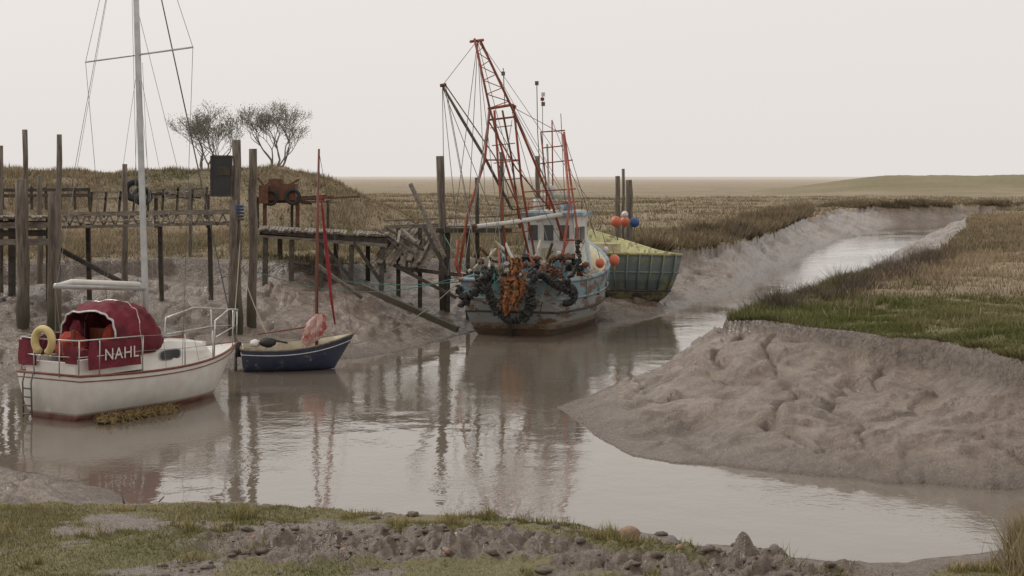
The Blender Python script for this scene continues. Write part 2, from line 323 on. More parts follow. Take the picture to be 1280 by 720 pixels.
# water
m_water,nt,b=newmat('creek_water')
co=nt.nodes.new('ShaderNodeTexCoord').outputs['Object']
b.inputs['Base Color'].default_value=(.155,.128,.10,1); b.inputs['Roughness'].default_value=.035; b.inputs['IOR'].default_value=1.55; b.inputs['Specular IOR Level'].default_value=.68
w1=noise(nt,co,1.3,4,.5,(1,.8,1)); w2=noise(nt,co,9,3,.55,(1,1,1)); w3=noise(nt,co,.22,3,.5)
am=ramp(nt,w3,[(.38,.08),(.62,1.)])
mu=N(nt,'ShaderNodeMath',operation='MULTIPLY'); nt.links.new(w2,mu.inputs[0]); nt.links.new(am,mu.inputs[1])
mu2=N(nt,'ShaderNodeMath',operation='MULTIPLY_ADD'); nt.links.new(mu.outputs[0],mu2.inputs[0]); mu2.inputs[1].default_value=.36; nt.links.new(w1,mu2.inputs[2])
bp=N(nt,'ShaderNodeBump'); bp.inputs['Strength'].default_value=.22; bp.inputs['Distance'].default_value=.05
nt.links.new(mu2.outputs[0],bp.inputs['Height']); nt.links.new(bp.outputs[0],b.inputs['Normal'])
wv=np.array([(-300,5,0),(400,5,0),(400,300,0),(-300,300,0)],float)
npmesh('water',wv,4,np.arange(4),[m_water],False)
# ---------------------------------------------------------------- grass
m_blade,nt,b=newmat('grass_blades'); a=attr(nt,'col'); nt.links.new(a.outputs['Color'],b.inputs['Base Color']); b.inputs['Roughness'].default_value=.8; b.inputs['Specular IOR Level'].default_value=.2
dY=np.gradient(ys); dT=np.gradient(ts); area=np.outer(dY*ys,dT)
dZr,dZc=np.gradient(Zg)
def blades(name,mask,n,hr,wr,cols,lean=.5,clump=None):
    wgt=(area*mask)
    if clump is not None: wgt=wgt*clump
    wgt=wgt.ravel(); s=wgt.sum()
    if s<=0: return
    idx=rng.choice(len(wgt),size=n,p=wgt/s)
    i,j=np.divmod(idx,nc); a1=rng.random(n)-.5; a2=rng.random(n)-.5
    y=ys[i]+dY[i]*a1; x=(ts[j]+dT[j]*a2)*y
    z=Zg[i,j]+dZr[i,j]*a1+dZc[i,j]*a2-.01
    h=hr[0]+(hr[1]-hr[0])*rng.random(n)**1.5; h=h*(.8+.6*(vn(x*1.3,y*1.3,3)*.8+vn(x*.3,y*.3,8)*.5+.2))
    h=np.clip(h,hr[0]*.4,None)
    w=wr[0]+(wr[1]-wr[0])*rng.random(n)
    an=rng.random(n)*math.tau; la=rng.random(n)*math.tau; lm=h*lean*rng.random(n)
    ux,uy=np.cos(an)*w/2,np.sin(an)*w/2
    p0=np.stack([x-ux,y-uy,z],-1);p1=np.stack([x+ux,y+uy,z],-1)
    tx=x+np.cos(la)*lm;ty=y+np.sin(la)*lm; p2=np.stack([tx,ty,z+h],-1)
    V=np.stack([p0,p1,p2],1).reshape(-1,3)
    C=np.array(cols)
    k=np.clip(((vn(x*.8,y*.8,9)*.35+vn(x*.17,y*.17,19)*.35+.5)*len(C)+rng.normal(0,.8,n)),0,len(C)-1).astype(int)
    c=C[k]*1.20*(.7+.6*rng.random((n,1))); c=np.concatenate([c,np.ones((n,1))],1)
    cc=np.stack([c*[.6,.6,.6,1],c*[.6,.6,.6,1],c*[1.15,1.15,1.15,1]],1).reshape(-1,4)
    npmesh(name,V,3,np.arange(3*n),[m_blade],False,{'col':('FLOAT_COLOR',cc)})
inv=(np.abs(Xg)<Yg*.37).astype(float)
greens=[(.22,.19,.095),(.17,.16,.065),(.12,.13,.045),(.14,.145,.05)]
browns=[(.33,.26,.175),(.28,.215,.14),(.235,.185,.115),(.185,.15,.09)]
mx=[(.27,.22,.14),(.23,.19,.115),(.18,.16,.085),(.14,.13,.065)]
fg=(Yg>11.5)&(Yg<18.6)&ING
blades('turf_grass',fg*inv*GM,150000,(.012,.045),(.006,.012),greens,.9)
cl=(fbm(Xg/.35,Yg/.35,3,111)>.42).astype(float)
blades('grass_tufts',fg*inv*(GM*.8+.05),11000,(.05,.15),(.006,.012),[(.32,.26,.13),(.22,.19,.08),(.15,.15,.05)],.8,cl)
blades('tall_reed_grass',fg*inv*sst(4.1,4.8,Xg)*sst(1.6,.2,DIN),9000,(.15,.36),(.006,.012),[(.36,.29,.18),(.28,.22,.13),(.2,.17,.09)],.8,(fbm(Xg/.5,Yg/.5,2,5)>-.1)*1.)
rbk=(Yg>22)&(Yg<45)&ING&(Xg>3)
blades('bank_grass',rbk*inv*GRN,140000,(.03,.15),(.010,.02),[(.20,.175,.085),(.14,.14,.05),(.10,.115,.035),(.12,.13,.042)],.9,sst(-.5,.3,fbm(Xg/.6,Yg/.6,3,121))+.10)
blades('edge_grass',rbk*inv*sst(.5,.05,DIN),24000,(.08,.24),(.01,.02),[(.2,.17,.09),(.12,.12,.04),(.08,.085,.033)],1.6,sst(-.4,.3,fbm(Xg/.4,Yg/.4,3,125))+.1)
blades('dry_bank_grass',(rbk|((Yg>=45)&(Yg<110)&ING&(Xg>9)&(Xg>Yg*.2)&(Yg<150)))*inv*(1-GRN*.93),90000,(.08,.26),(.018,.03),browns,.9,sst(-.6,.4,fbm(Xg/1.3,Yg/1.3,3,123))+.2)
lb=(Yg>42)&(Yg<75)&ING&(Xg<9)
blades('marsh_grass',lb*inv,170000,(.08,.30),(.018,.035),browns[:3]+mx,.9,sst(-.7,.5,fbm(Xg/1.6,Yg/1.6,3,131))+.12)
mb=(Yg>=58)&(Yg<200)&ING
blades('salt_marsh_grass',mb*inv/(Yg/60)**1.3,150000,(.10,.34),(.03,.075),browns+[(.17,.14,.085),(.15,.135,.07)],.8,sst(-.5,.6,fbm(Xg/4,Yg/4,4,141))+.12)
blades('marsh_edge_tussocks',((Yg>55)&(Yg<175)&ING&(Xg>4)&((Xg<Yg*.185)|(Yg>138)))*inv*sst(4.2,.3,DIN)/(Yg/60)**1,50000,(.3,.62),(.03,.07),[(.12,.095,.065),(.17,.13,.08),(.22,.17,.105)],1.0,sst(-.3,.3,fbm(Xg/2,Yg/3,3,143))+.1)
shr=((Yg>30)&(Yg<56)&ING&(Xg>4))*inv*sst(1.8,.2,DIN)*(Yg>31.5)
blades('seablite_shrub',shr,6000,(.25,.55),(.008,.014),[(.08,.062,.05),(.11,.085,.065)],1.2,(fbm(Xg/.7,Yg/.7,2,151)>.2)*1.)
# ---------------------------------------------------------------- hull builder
def hull(L,bf,sf,kf,mat,matin,rake=.5,srake=.15,n=12,st=26,p=.6,q=1.0,bul=.3,th=.05,deckmat=None):
    mb=MB(); rows=[]
    for i in range(st+1):
        t=1-(1-i/st)**1.3
        b_,s_,k_=bf(t),sf(t),kf(t); r=[]
        for j in range(-n,n+1):
            u=abs(j)/n*math.pi/2; y=b_*math.sin(u)**p*(1 if j>0 else -1); zf=1-math.cos(u)**q if j else 0
            z=k_+(s_-k_)*zf
            x=t*L-rake*(1-zf)*t**4+srake*(1-zf)*(1-t)**4
            r.append((x,y,z))
        rows.append(r)
    mb.grid(rows,mat)
    k=mb._m(mat); nn=2*n+1; mb.f.append(tuple(range(nn))[::-1]); mb.mi.append(k)
    def inner(i,off,dz):
        x,y,z=rows[i][-1]; x=max(th,x-(.06 if i>st*.8 else 0)-off*.5*(i/st)); return x,max(0.0,y-th-off),z+dz
    for sgn in (1,-1):
        out=[(r[-1][0],sgn*r[-1][1],r[-1][2]) for r in rows]
        g1=[tuple((lambda a:(a[0],sgn*a[1],a[2]))(inner(i,0,.0))) for i in range(st+1)]
        g2=[tuple((lambda a:(a[0],sgn*a[1],a[2]))(inner(i,.06,-bul))) for i in range(st+1)]
        mb.grid([out,g1,g2],matin,flip=sgn<0)
    dl=[(inner(i,.06,-bul)) for i in range(st+1)]
    mb.grid([[(a[0],a[1],a[2]) for a in dl],[(a[0],-a[1],a[2]) for a in dl]],deckmat or matin)
    a=rows[0][-1]; y0=a[1]; mb.quad((a[0],y0,a[2]),(a[0],-y0,a[2]),(a[0]+th,-y0+th,a[2]),(a[0]+th,y0-th,a[2]),matin)
    mb.quad((a[0]+th,y0-th,a[2]),(a[0]+th,-y0+th,a[2]),(a[0]+th,-y0+th,a[2]-bul),(a[0]+th,y0-th,a[2]-bul),matin)
    return mb,rows
def rail(rows,j,dz,r,mat,mb,oy=0,sides=6,close=True):
    P=[(rr[-1-j][0],rr[-1-j][1]+oy,rr[-1-j][2]+dz) for rr in rows]; Q=[(rr[j][0],rr[j][1]-oy,rr[j][2]+dz) for rr in rows]
    mb.tube(P,r,mat,sides); mb.tube(Q,r,mat,sides)
    if close: mb.tube([P[0],Q[0]],r,mat,sides)
def smooth_bump(t,a,m,b,tm):
    if t<tm: u=t/tm; return a+(m-a)*math.sin(u*math.pi/2)
    u=(t-tm)/(1-tm); return b+(m-b)*(1-u**2.1)
# ================================================================ YACHT
Y,_=root('sailing_yacht',(-7.60,26.6,0),math.radians(58.2),0,0)
hb,rw=hull(4.6,lambda t:smooth_bump(t,.73,.90,.0,.42),lambda t:.76-.12*math.sin(t*math.pi)*.6+.12*t*t,lambda t:-.12,m_hully,m_white,rake=.75,srake=.12,p=.55,q=1.25,bul=.03,th=.05)
hb.obj('hull',Y,True)
mb=MB(); rail(rw,0,.0,.022,m_varn,mb); rail(rw,1,-.02,.010,m_varn,mb,.004); mb.obj('toe_rail',Y,True)
mb=MB()
def cr(x,w0,w1,z0,z1): return [(x,w0,z0),(x,w0*.97,z0+(z1-z0)*.6),(x,w1,z1-.02),(x,w1*.7,z1+.02),(x,0,z1+.035),(x,-w1*.7,z1+.02),(x,-w1,z1-.02),(x,-w0*.97,z0+(z1-z0)*.6),(x,-w0,z0)]
secs=[cr(1.55,.62,.54,.66,1.16),cr(2.3,.62,.52,.64,1.15),cr(2.9,.55,.44,.64,1.08),cr(3.35,.42,.34,.66,1.0),cr(3.6,.34,.2,.68,.80)]
mb.grid(secs,m_white); mb.f.append(tuple(range(9))); mb.mi.append(0)
mb.obj('coachroof',Y,False)
mb=MB()
for sg in(1,-1):
    for xa,xb in((1.95,2.45),):
        cx,cz,rx,rz=(xa+xb)/2,.905,(xb-xa)/2,.085
        for rr,mm,off in((1.14,m_alu,.006),(1.0,m_glass,.012)):
            P=[Vector((cx+rx*rr*math.copysign(abs(math.cos(a))**.55,math.cos(a)),sg*(.612+off-.02*(math.cos(a)>0)),cz+rz*rr*math.copysign(abs(math.sin(a))**.55,math.sin(a)))) for a in [2*math.pi*i/24 for i in range(24)]]
            k=mb._m(mm); n0=len(mb.v); mb.v+=P; mb.f.append(tuple(range(n0,n0+24))); mb.mi.append(k)
mb.obj('cabin_windows',Y)
mb=MB(); mb.box((2.75,0,1.14),(.4,.42,.05),m_glass); mb.box((3.45,0,.96),(.3,.3,.06),m_white); mb.tube([(2.0,.4,1.2),(2.9,.3,1.14)],.012,m_varn,5); mb.tube([(2.0,-.4,1.2),(2.9,-.3,1.14)],.012,m_varn,5); mb.tube([(2.2,-.25,1.2),(2.2,-.25,1.28)],.04,m_steel,8); mb.obj('deck_fittings',Y)
mb=MB()
for sg in(1,-1): mb.box((.85,sg*.55,.86),(1.45,.09,.28),m_white)
mb.box((.10,0,.84),(.1,1.15,.22),m_white); mb.box((1.54,0,.95),(.06,.9,.5),m_varn); mb.box((.8,0,.78),(1.3,1.0,.05),m_plank)
mb.obj('cockpit_coaming',Y)
mb=MB(); rows=[]
NX=26; keyx=[(.88,.66,.98,1.72),(1.15,.69,.98,1.86),(1.45,.69,.98,1.88),(1.75,.67,.99,1.80),(1.98,.61,1.05,1.50),(2.12,.54,1.12,1.22)]
for q in range(NX+1):
    u=q/NX*(len(keyx)-1); a_=min(int(u),len(keyx)-2); f=u-a_; x,w,z0,zt=[keyx[a_][i]*(1-f)+keyx[a_+1][i]*f for i in range(4)]
    scal=1-.035*math.sin(math.pi*f)*(a_<3)
    r=[]
    for k in range(41):
        a=math.pi*k/40; c=math.cos(a); s_=math.sin(a)
        wr=.012*math.sin(k*1.3+x*14)+.010*math.sin(k*.7-x*23)
        r.append((x,(w*scal+wr)*math.copysign(abs(c)**.55,c),z0+((zt-z0)*scal+wr)*s_**.55))
    rows.append(r)
mb.grid(rows,m_burg); o=mb.obj('spray_hood',Y,True); so=o.modifiers.new('s','SOLIDIFY'); so.thickness=.015
mb=MB()
for q in (0,10): mb.tube([(p[0],p[1]*.985,p[2]-.008) for p in rows[q]],.014,m_steel,6)
mb.tube([(p[0],p[1]*1.01,p[2]+.006) for p in rows[0]],.010,m_letter,5)
mb.obj('hood_hoops',Y,True)
mb=MB()
def cloth(P,Q,z0,z1,mat,n=20):
    rws=[]
    for k in range(9):
        zz=z0+(z1-z0)*k/8; rws.append([(P[0]+(Q[0]-P[0])*i/n,P[1]+(Q[1]-P[1])*i/n+.012*math.sin(i*.9+k*.6),zz+.022*math.sin(i*.7)*(k/8)) for i in range(n+1)])
    mb.grid(rws,mat)
cloth((.18,-.745),(1.30,-.80),.84,1.30,m_burg); cloth((.10,.745),(1.30,.80),.84,1.32,m_burg); cloth((.0,.70),(-.01,.25),.88,1.28,m_burg,8); cloth((.0,-.40),(.0,-.68),.95,1.24,m_burg,6)
mb.obj('weather_cloths',Y,True)
cu=bpy.data.curves.new('boat_name','FONT'); cu.body='NAHL'; cu.size=.27; cu.extrude=.002; cu.space_character=1.08
to=bpy.data.objects.new('boat_name',cu); sc.collection.objects.link(to); to.parent=Y; cu.materials.append(m_letter)
to.location=(.48,-.79,.98); to.rotation_euler=(math.radians(90),0,math.radians(-2.5))
mb=MB()
mb.sphere((.75,.25,1.12),(.3,.22,.26),m_redcloth,12,8,.25); mb.sphere((1.2,-.25,1.2),(.2,.2,.3),m_redcloth,12,8,.3); mb.box((1.35,.1,1.15),(.2,.5,.5),m_varn); mb.sphere((.4,-.3,1.02),(.22,.16,.15),m_burg,12,8,.3)
mb.box((.55,.0,1.2),(.06,.06,.45),m_varn); mb.sphere((1.0,.4,1.35),(.12,.14,.2),m_burg,10,7,.3)
mb.obj('cockpit_gear',Y,False)
mb=MB()
zt=1.33
PP=[(1.35,-.80,zt-.02),(.4,-.77,zt),(.04,-.68,zt),(-.03,-.3,zt),(-.03,.3,zt),(.04,.68,zt),(.4,.77,zt),(1.35,.80,zt-.02)]
mb.tube(PP,.014,m_steel); mb.tube([(p[0],p[1],1.06) for p in PP],.009,m_steel)
for p in PP: mb.tube([(p[0],p[1]*.98,.72),p],.012,m_steel)
for sg in(1,-1):
    pts=[(1.35,sg*.80,1.31),(2.3,sg*.86,1.27),(3.2,sg*.68,1.25),(3.85,sg*.42,1.26)]
    for a_,b_ in zip(pts,pts[1:]): mb.tube([a_,b_],.005,m_lwire,4); mb.tube([(a_[0],a_[1],a_[2]-.25),(b_[0],b_[1],b_[2]-.25)],.004,m_lwire,4)
    for q_ in pts[1:3]: mb.tube([(q_[0],q_[1],.68),q_],.011,m_steel)
    mb.tube([(3.3,sg*.62,.74),(3.35,sg*.60,1.40),(3.9,sg*.42,1.56),(4.5,sg*.12,1.50),(4.62,0,1.49)],.015,m_steel); mb.tube([(4.2,sg*.25,.80),(4.2,sg*.27,1.53)],.012,m_steel)
    mb.tube([(3.35,sg*.6,1.1),(4.2,sg*.25,1.2),(4.55,0,1.2)],.010,m_steel)
mb.tube([(4.6,0,.88),(4.62,0,1.49)],.013,m_steel)
mb.obj('guard_rails',Y,True)
mb=MB(); mb.torus((-.08,.02,1.30),.20,.065,m_yel,(1,0,0),math.radians(-62),math.radians(242),26,8); mb.obj('horseshoe_lifebuoy',Y,True)
mb=MB()
for yy in(.30,.50): mb.tube([(-.05,yy,.75),(-.09,yy,.6),(-.07,yy,.02)],.013,m_wire)
for zz in(.08,.22,.36,.5): mb.tube([(-.08,.30,zz),(-.08,.50,zz)],.014,m_wire)
mb.obj('boarding_ladder',Y,True)
mb=MB()
mtop=(2.30,.42,9.6); mbse=(2.26,.02,1.12)
mb.tube([mbse,(2.27,.06,2.1),(2.29,.25,6.1),mtop],[.058,.058,.054,.045],m_alu,10)
mb.tube([(2.24,.04,2.03),(.15,.0,2.19)],.047,m_alu,8)
mb.tube([(2.29,1.55,6.06),(2.29,.25,6.14),(2.29,-1.05,6.22)],.017,m_alu,6)
mb.tube([(.15,0,2.2),(.5,0,2.24),(2.1,.03,2.10)],[.02,.045,.05],m_white,8)
mb.obj('mast_and_boom',Y,True)
mb=MB()
def yl(a,b,r=.006,mm=m_wire): mb.tube([a,b],r,mm,4)
for e,dk in(((2.29,1.55,6.06),(2.25,.84,.72)),((2.29,-1.05,6.22),(2.25,-.84,.72))): yl(mtop,e); yl(e,dk)
yl((2.29,.25,6.0),(1.85,.85,.72),.005,m_lwire); yl((2.29,.25,6.0),(1.85,-.85,.72),.005,m_lwire); yl((2.29,.25,6.0),(2.7,-.82,.72),.005,m_lwire); yl((2.29,.25,6.0),(2.7,.82,.72),.005,m_lwire)
mb.tube([mtop,(4.58,0,.88)],[.011,.014],m_wire,5); mb.tube([(2.35,.3,6.9),(4.2,0,.85)],.006,m_lwire,4)
yl(mtop,(.0,.2,.95)); yl(mtop,(.18,0,2.2),.005,m_lwire); yl((2.35,.2,6.0),(2.36,-.10,1.3),.005,m_lwire); yl((2.2,.33,8),(2.2,.12,1.3),.005,m_wire)
yl((.15,0,2.15),(.25,.1,.95),.006,m_rope2); yl((.15,0,2.15),(.25,-.1,.95),.006,m_rope2)
mb.obj('standing_rigging',Y)
mb=MB()
for k in range(60):
    mb.sphere((.25+random.random()*1.6,-.84-random.random()*.30,.0+random.random()*.05),(.05+.12*random.random(),.04+.08*random.random(),.02+.06*random.random()),m_weed,8,5,.7)
for k in range(260):
    x_,y_=.2+random.random()*1.7,-.82-random.random()*.34; a_=random.random()*6.28
    mb.tube([(x_,y_,.02+.06*random.random()),(x_+.09*math.cos(a_),y_+.09*math.sin(a_),.06+.09*random.random()),(x_+.17*math.cos(a_),y_+.17*math.sin(a_),.01)],.007,m_weed,3)
mb.obj('seaweed_clump',None,False,xf=Matrix.Translation((-7.60,26.6,0))@Matrix.Rotation(math.radians(58.2),4,'Z'))
# ================================================================ BLUE DINGHY
D,Di=root('blue_sailing_dinghy',(-5.58,33.4,.02),math.radians(10),math.radians(4),0)
hb,rw=hull(2.34,lambda t:smooth_bump(t,.40,.52,0,.42),lambda t:.48-.05*math.sin(t*math.pi)+.24*t**2,lambda t:-.06+.05*t,m_blueh,m_cream,rake=.42,srake=.05,p=.6,q=1.2,bul=.22,th=.05,deckmat=m_plank)
hb.obj('hull',D,True)
mb=MB(); rail(rw,0,.0,.022,m_plank,mb); rail(rw,2,0,.010,m_letter,mb,.005); mb.obj('gunwale',D,True)
mb=MB(); mb.box((.65,0,.36),(.22,.8,.03),m_plank); mb.box((1.4,0,.40),(.2,.8,.03),m_plank); mb.box((.15,0,.36),(.2,.7,.03),m_plank); mb.obj('thwarts',D)
mb=MB()
mb.tube([(1.55,0,.05),(1.55,-.02,2.5),(1.58,-.04,4.55)],[.034,.032,.022],m_varn,8); mb.tube([(1.50,0,.88),(.35,.05,.72)],[.018,.016],m_varn,6)
mb.obj('mast',D,True)
mb=MB(); mb.tube([(1.62,0,3.62),(1.66,0,3.3),(1.72,0,2.7),(1.80,0,2.0),(1.84,.0,1.5),(1.93,.0,.9)],[.010,.025,.035,.038,.03,.015],m_sailred,8); mb.obj('furled_sail',D,True)
mb=MB(); rows=[]
for j in range(25):
    v=j/24; row=[]
    for i in range(33):
        a=i/32*math.tau; rad=(.05+.12*math.sin(math.pi*min(1,v*1.15))**.7)*(1+.36*math.sin(5*a+v*6)+.2*math.sin(9*a-v*11)+random.uniform(-.09,.09))
        row.append((1.60-.26*v**1.2+rad*math.cos(a),-.05+rad*.75*math.sin(a),1.14-.74*v+random.uniform(-.008,.008)))
    rows.append(row)
mb.grid(rows,m_pink)
mb.obj('bundled_sailcloth',D,True)
mb=MB(); mb.sphere((.55,-.05,.56),(.18,.13,.10),m_rub,12,8,.2); mb.tube([(.7,-.05,.6),(.95,-.1,.55)],.02,m_rub); mb.sphere((.30,.1,.52),(.12,.14,.08),m_letter,10,7,.2); mb.box((-.05,0,.42),(.12,.12,.3),m_rub); mb.box((-.10,0,.15),(.06,.08,.4),m_wire); mb.obj('outboard_motor',D,True)
mb=MB(); mb.tube([(1.58,-.04,4.5),(2.3,0,.66)],.005,m_wire,4); mb.tube([(1.58,-.04,4.4),(1.5,-.48,.45)],.004,m_wire,4); mb.tube([(1.58,-.04,4.4),(1.5,.48,.45)],.004,m_wire,4); mb.obj('stays',D)
# ================================================================ FISHING TRAWLER
TR,Ti=root('fishing_trawler',(-.08,40.5,0),math.radians(73))
hb,rw=hull(7.7,lambda t:smooth_bump(t,1.28,1.60,0,.40),lambda t:1.40-.10*math.sin(t*math.pi)+.70*t**2,lambda t:-.25+.0*t,m_trawl,m_cream,rake=1.0,srake=.35,n=14,p=.50,q=1.15,bul=.50,th=.09,deckmat=m_plank)
hb.obj('hull',TR,True)
mb=MB(); rail(rw,0,.0,.055,m_trim,mb); rail(rw,3,0,.035,m_trim,mb,.01); rail(rw,5,0,.03,m_dark,mb,.01); rail(rw,8,0,.014,m_dark,mb,.004)
for rr in rw[2:-4:3]:
    for sg in (0,-1):
        q=rr[sg]; mb.tube([q,(q[0],q[1]*.985,q[2]-.55)],.028,m_trim,5)
mb.obj('rubbing_strakes',TR,True)
mb=MB(); mb.tube([(.25,0,-.2),(-.05,0,.55),(-.09,0,1.3)],[.06,.06,.05],m_dark,6); mb.obj('rudder_post',TR)
mb=MB()
x0,x1,w,zb,zt_=3.7,5.3,.72,.75,2.92
mb.hexa([(x0,-w,zb),(x1,-w,zb),(x1,w,zb),(x0,w,zb),(x0,-w*.96,zt_),(x1-.15,-w*.94,zt_),(x1-.15,w*.94,zt_),(x0,w*.96,zt_)],m_wh)
mb.box(((x0+x1)/2-.05,0,zt_+.04),(1.85,1.6,.08),m_whb); mb.box(((x0+x1)/2-.05,0,zt_+.11),(1.6,1.3,.06),m_wh)
mb.box((x0-.012,0,1.45),(.02,1.32,.5),m_whb)
for yy in(-.44,.0,.44): mb.box((x0-.02,yy,2.46),(.03,.27,.42),m_glass); mb.box((x0-.012,yy,2.46),(.025,.33,.48),m_wh)
for sg in(1,-1):
    for xx in(4.05,4.6): mb.box((xx,sg*(w*.975),2.4),(.4,.03,.42),m_glass)
mb.box((x0-.03,.02,1.55),(.03,.36,1.0),m_cream)
mb.obj('wheelhouse',TR)
mb=MB()
for sg in (1,-1): mb.tube([(x0,sg*.58,zt_+.12),(x0,sg*.58,zt_+.38),(x1-.3,sg*.58,zt_+.38),(x1-.3,sg*.58,zt_+.12)],.014,m_red)
mb.tube([(x0,-.58,zt_+.38),(x0,.58,zt_+.38)],.014,m_red)
mb.tube([(4.4,0,zt_+.1),(4.4,0,zt_+.5)],.05,m_wh); mb.box((4.4,0,zt_+.55),(.12,.85,.09),m_wh); mb.sphere((4.1,.1,zt_+.72),(.19,.19,.15),m_wh,14,8)
mb.tube([(4.1,.1,zt_+.1),(4.1,.1,zt_+.62)],.03,m_red); mb.box((4.0,-.4,zt_+.25),(.4,.3,.2),m_whb); mb.box((4.3,.45,zt_+.3),(.3,.25,.3),m_wh)
mb.obj('radar',TR,True)
mb=MB()
def t(P,r,mat=m_red,s=6): mb.tube([W(*p) for p in P],r,mat,s)
def lat(a0,a1,b0,b1,n,r,mat=m_red):
    for i in range(n):
        u=i/n; v=(i+.5)/n; v2=(i+1)/n
        A=W(*a0).lerp(W(*a1),u);B=W(*b0).lerp(W(*b1),v);C=W(*a0).lerp(W(*a1),v2)
        mb.tube([A,B],r,mat,4); mb.tube([B,C],r,mat,4)
t([(593,48,41.2),(612,135,41.5),(643,240,42),(662,322,42.2)],.033); t([(600,50,41.5),(640,135,42),(690,255,43),(704,300,43.5)],.033)
lat((593,48,41.2),(612,135,41.5),(600,50,41.5),(640,135,42),5,.012)
t([(588,52,41.2),(604,50,41.5)],.04)
t([(610,136,42.2),(640,131,42.4),(645,134,42.4)],.042); t([(611,150,42.2),(644,146,42.4)],.03)
t([(612,135,42.2),(606,200,42),(584,270,41.6),(573,345,41.3)],.040); t([(618,138,42.2),(625,240,42),(634,330,41.9)],.034); t([(642,132,42.5),(652,230,42.7),(668,318,42.9)],.036)
t([(573,300,41.3),(570,330,41.3),(578,352,41.3)],.05); t([(610,150,42.2),(645,210,42.5),(688,262,43)],.02)
t([(606,200,42),(650,200,42.6)],.022);t([(628,138,42.3),(640,200,42.5),(650,285,42.5)],.03,m_rust)
for k in range(7): t([(613+k*2.2,160+k*22,42),(640+k*3.5,157+k*22,42.5)],.014,m_rust if k%2 else m_red)
t([(700,355,41.4),(706,300,41.6),(712,255,42),(704,168,43.4)],.036); t([(722,345,42),(722,290,42.4),(705,165,43.4)],.032)
t([(704,300,41.6),(724,300,42.2)],.03); t([(676,165,44),(706,163,43.4)],.02); t([(678,185,44),(707,182,43.6)],.018);t([(676,165,44),(682,225,44),(684,262,44)],.024); t([(671,205,44),(716,200,43.8)],.018); t([(690,150,43.8),(691,232,44)],.02)
t([(655,240,43),(720,236,43)],.018); t([(640,262,43),(722,252,43)],.02)
mb.obj('gantry',TR,True,xf=Ti)
mb=MB()
t([(553,107,42),(575,145,42.2),(606,197,42.6),(640,262,43)],[.030,.042,.042,.04],m_post,8); t([(556,105,42),(618,195,42.6),(650,262,43)],.016,m_post); t([(550,107,42),(558,106,42)],.05,m_rust)
t([(590,284,41.6),(640,278,42),(702,268,42.6)],.06,m_wh,8)
t([(590,284,41.6),(596,282,41.6)],.065,m_rust,8)
t([(596,222,43.5),(597,330,43.5)],.055,m_dark,8)
mb.obj('derrick_booms',TR,True,xf=Ti)
mb=MB()
for a_,b_ in [((597,50,41.4),(560,345,41)),((597,50,41.4),(553,107,42)),((553,107,42),(575,320,41.2)),((557,107,42),(590,285,41.6)),((597,50,41.4),(716,260,44)),((600,52,41.4),(770,300,46)),((641,134,42.4),(735,300,47)),((641,134,42.4),(700,268,42.6)),((612,137,42),(590,284,41.6)),((612,137,42),(577,350,41)),((597,60,41.4),(630,340,41.2)),((597,60,41.4),(655,340,41.2)),((553,109,42),(640,330,42)),((704,165,43.4),(745,298,47.5)),((704,168,43.4),(641,134,42.4)),((704,168,43.4),(722,330,42)),((597,52,41.4),(668,318,42.6)),((606,60,41.4),(702,268,42.6)),((597,52,41.4),(609,300,41.5)),((640,140,42.4),(684,300,42.4)),((556,109,42),(600,345,41.2)),((690,150,44),(745,298,47.5)),((612,140,42),(700,300,42)),((553,110,42),(556,300,42)),((597,55,41.4),(585,280,41.5)),((640,150,42),(612,340,41.5))]:
    mb.tube([W(*a_),W(*b_)],.0085,m_wire if random.random()<.6 else m_lwire,4)
t([(671,103,44),(672,165,44),(676,230,44)],.012,m_wire,5); t([(701,142,43.6),(706,250,43.6)],.010,m_wire,5); t([(678,118,44),(679,262,44)],.009,m_wire,5);t([(629,85,42.4),(631,132,42.4)],.012,m_wire,5); t([(684,180,44),(686,232,44)],.03,m_wh,6)
for px,py in((679,118),(679,130),(629,92),(671,104)): mb.box(W(px,py,44),(.10,.05,.11),m_wire if px!=679 or py>120 else m_letter)
mb.box(W(678,124,43.9),(.1,.05,.09),m_redcloth)
mb.obj('wire_rigging',TR,False,xf=Ti)
mb=MB()
def swag(P,n,r=.085):
    P=[Vector(p) for p in P]; segs=len(P)-1
    for i in range(n):
        u=i/(n-1)*segs; k=min(int(u),segs-1); p=P[k].lerp(P[k+1],u-k)+Vector((random.uniform(-.03,.03),random.uniform(-.05,.03),random.uniform(-.03,.03)))
        ax=(P[k+1]-P[k]).normalized()+Vector((random.uniform(-.5,.5),random.uniform(-.5,.5),random.uniform(-.5,.5))); ax.normalize(); rr=r*random.uniform(.6,1.3)
        mb.tube([p-ax*.022,p+ax*.022],rr,m_rub,8)
        if random.random()<.5:
            q=p+Vector((random.uniform(-.15,.15),-.06,random.uniform(-.17,.06))); mb.tube([p,q],[.02,.012],m_rub,4)
def A(px,py): return W(px,py,39.95+random.uniform(-.08,.05))
swag([A(572,358),A(579,372),A(590,368),A(600,350),A(612,342)],54,.075)
swag([A(577,382),A(588,370),A(602,360),A(613,372),A(620,390),A(636,402),A(652,398),A(661,382),A(663,364)],100,.075)
swag([A(606,350),A(612,365),A(620,385)],30,.07)
swag([A(655,400),A(666,384),A(664,352),A(676,342),A(690,352),A(702,360),A(716,366)],90,.075)
swag([A(664,336),A(684,350),A(712,352)],30,.06); swag([A(716,372),A(710,350),A(724,330),A(722,300)],40,.055)
mb.obj('trawl_ground_rope',TR,False,xf=Ti)
mb=MB()
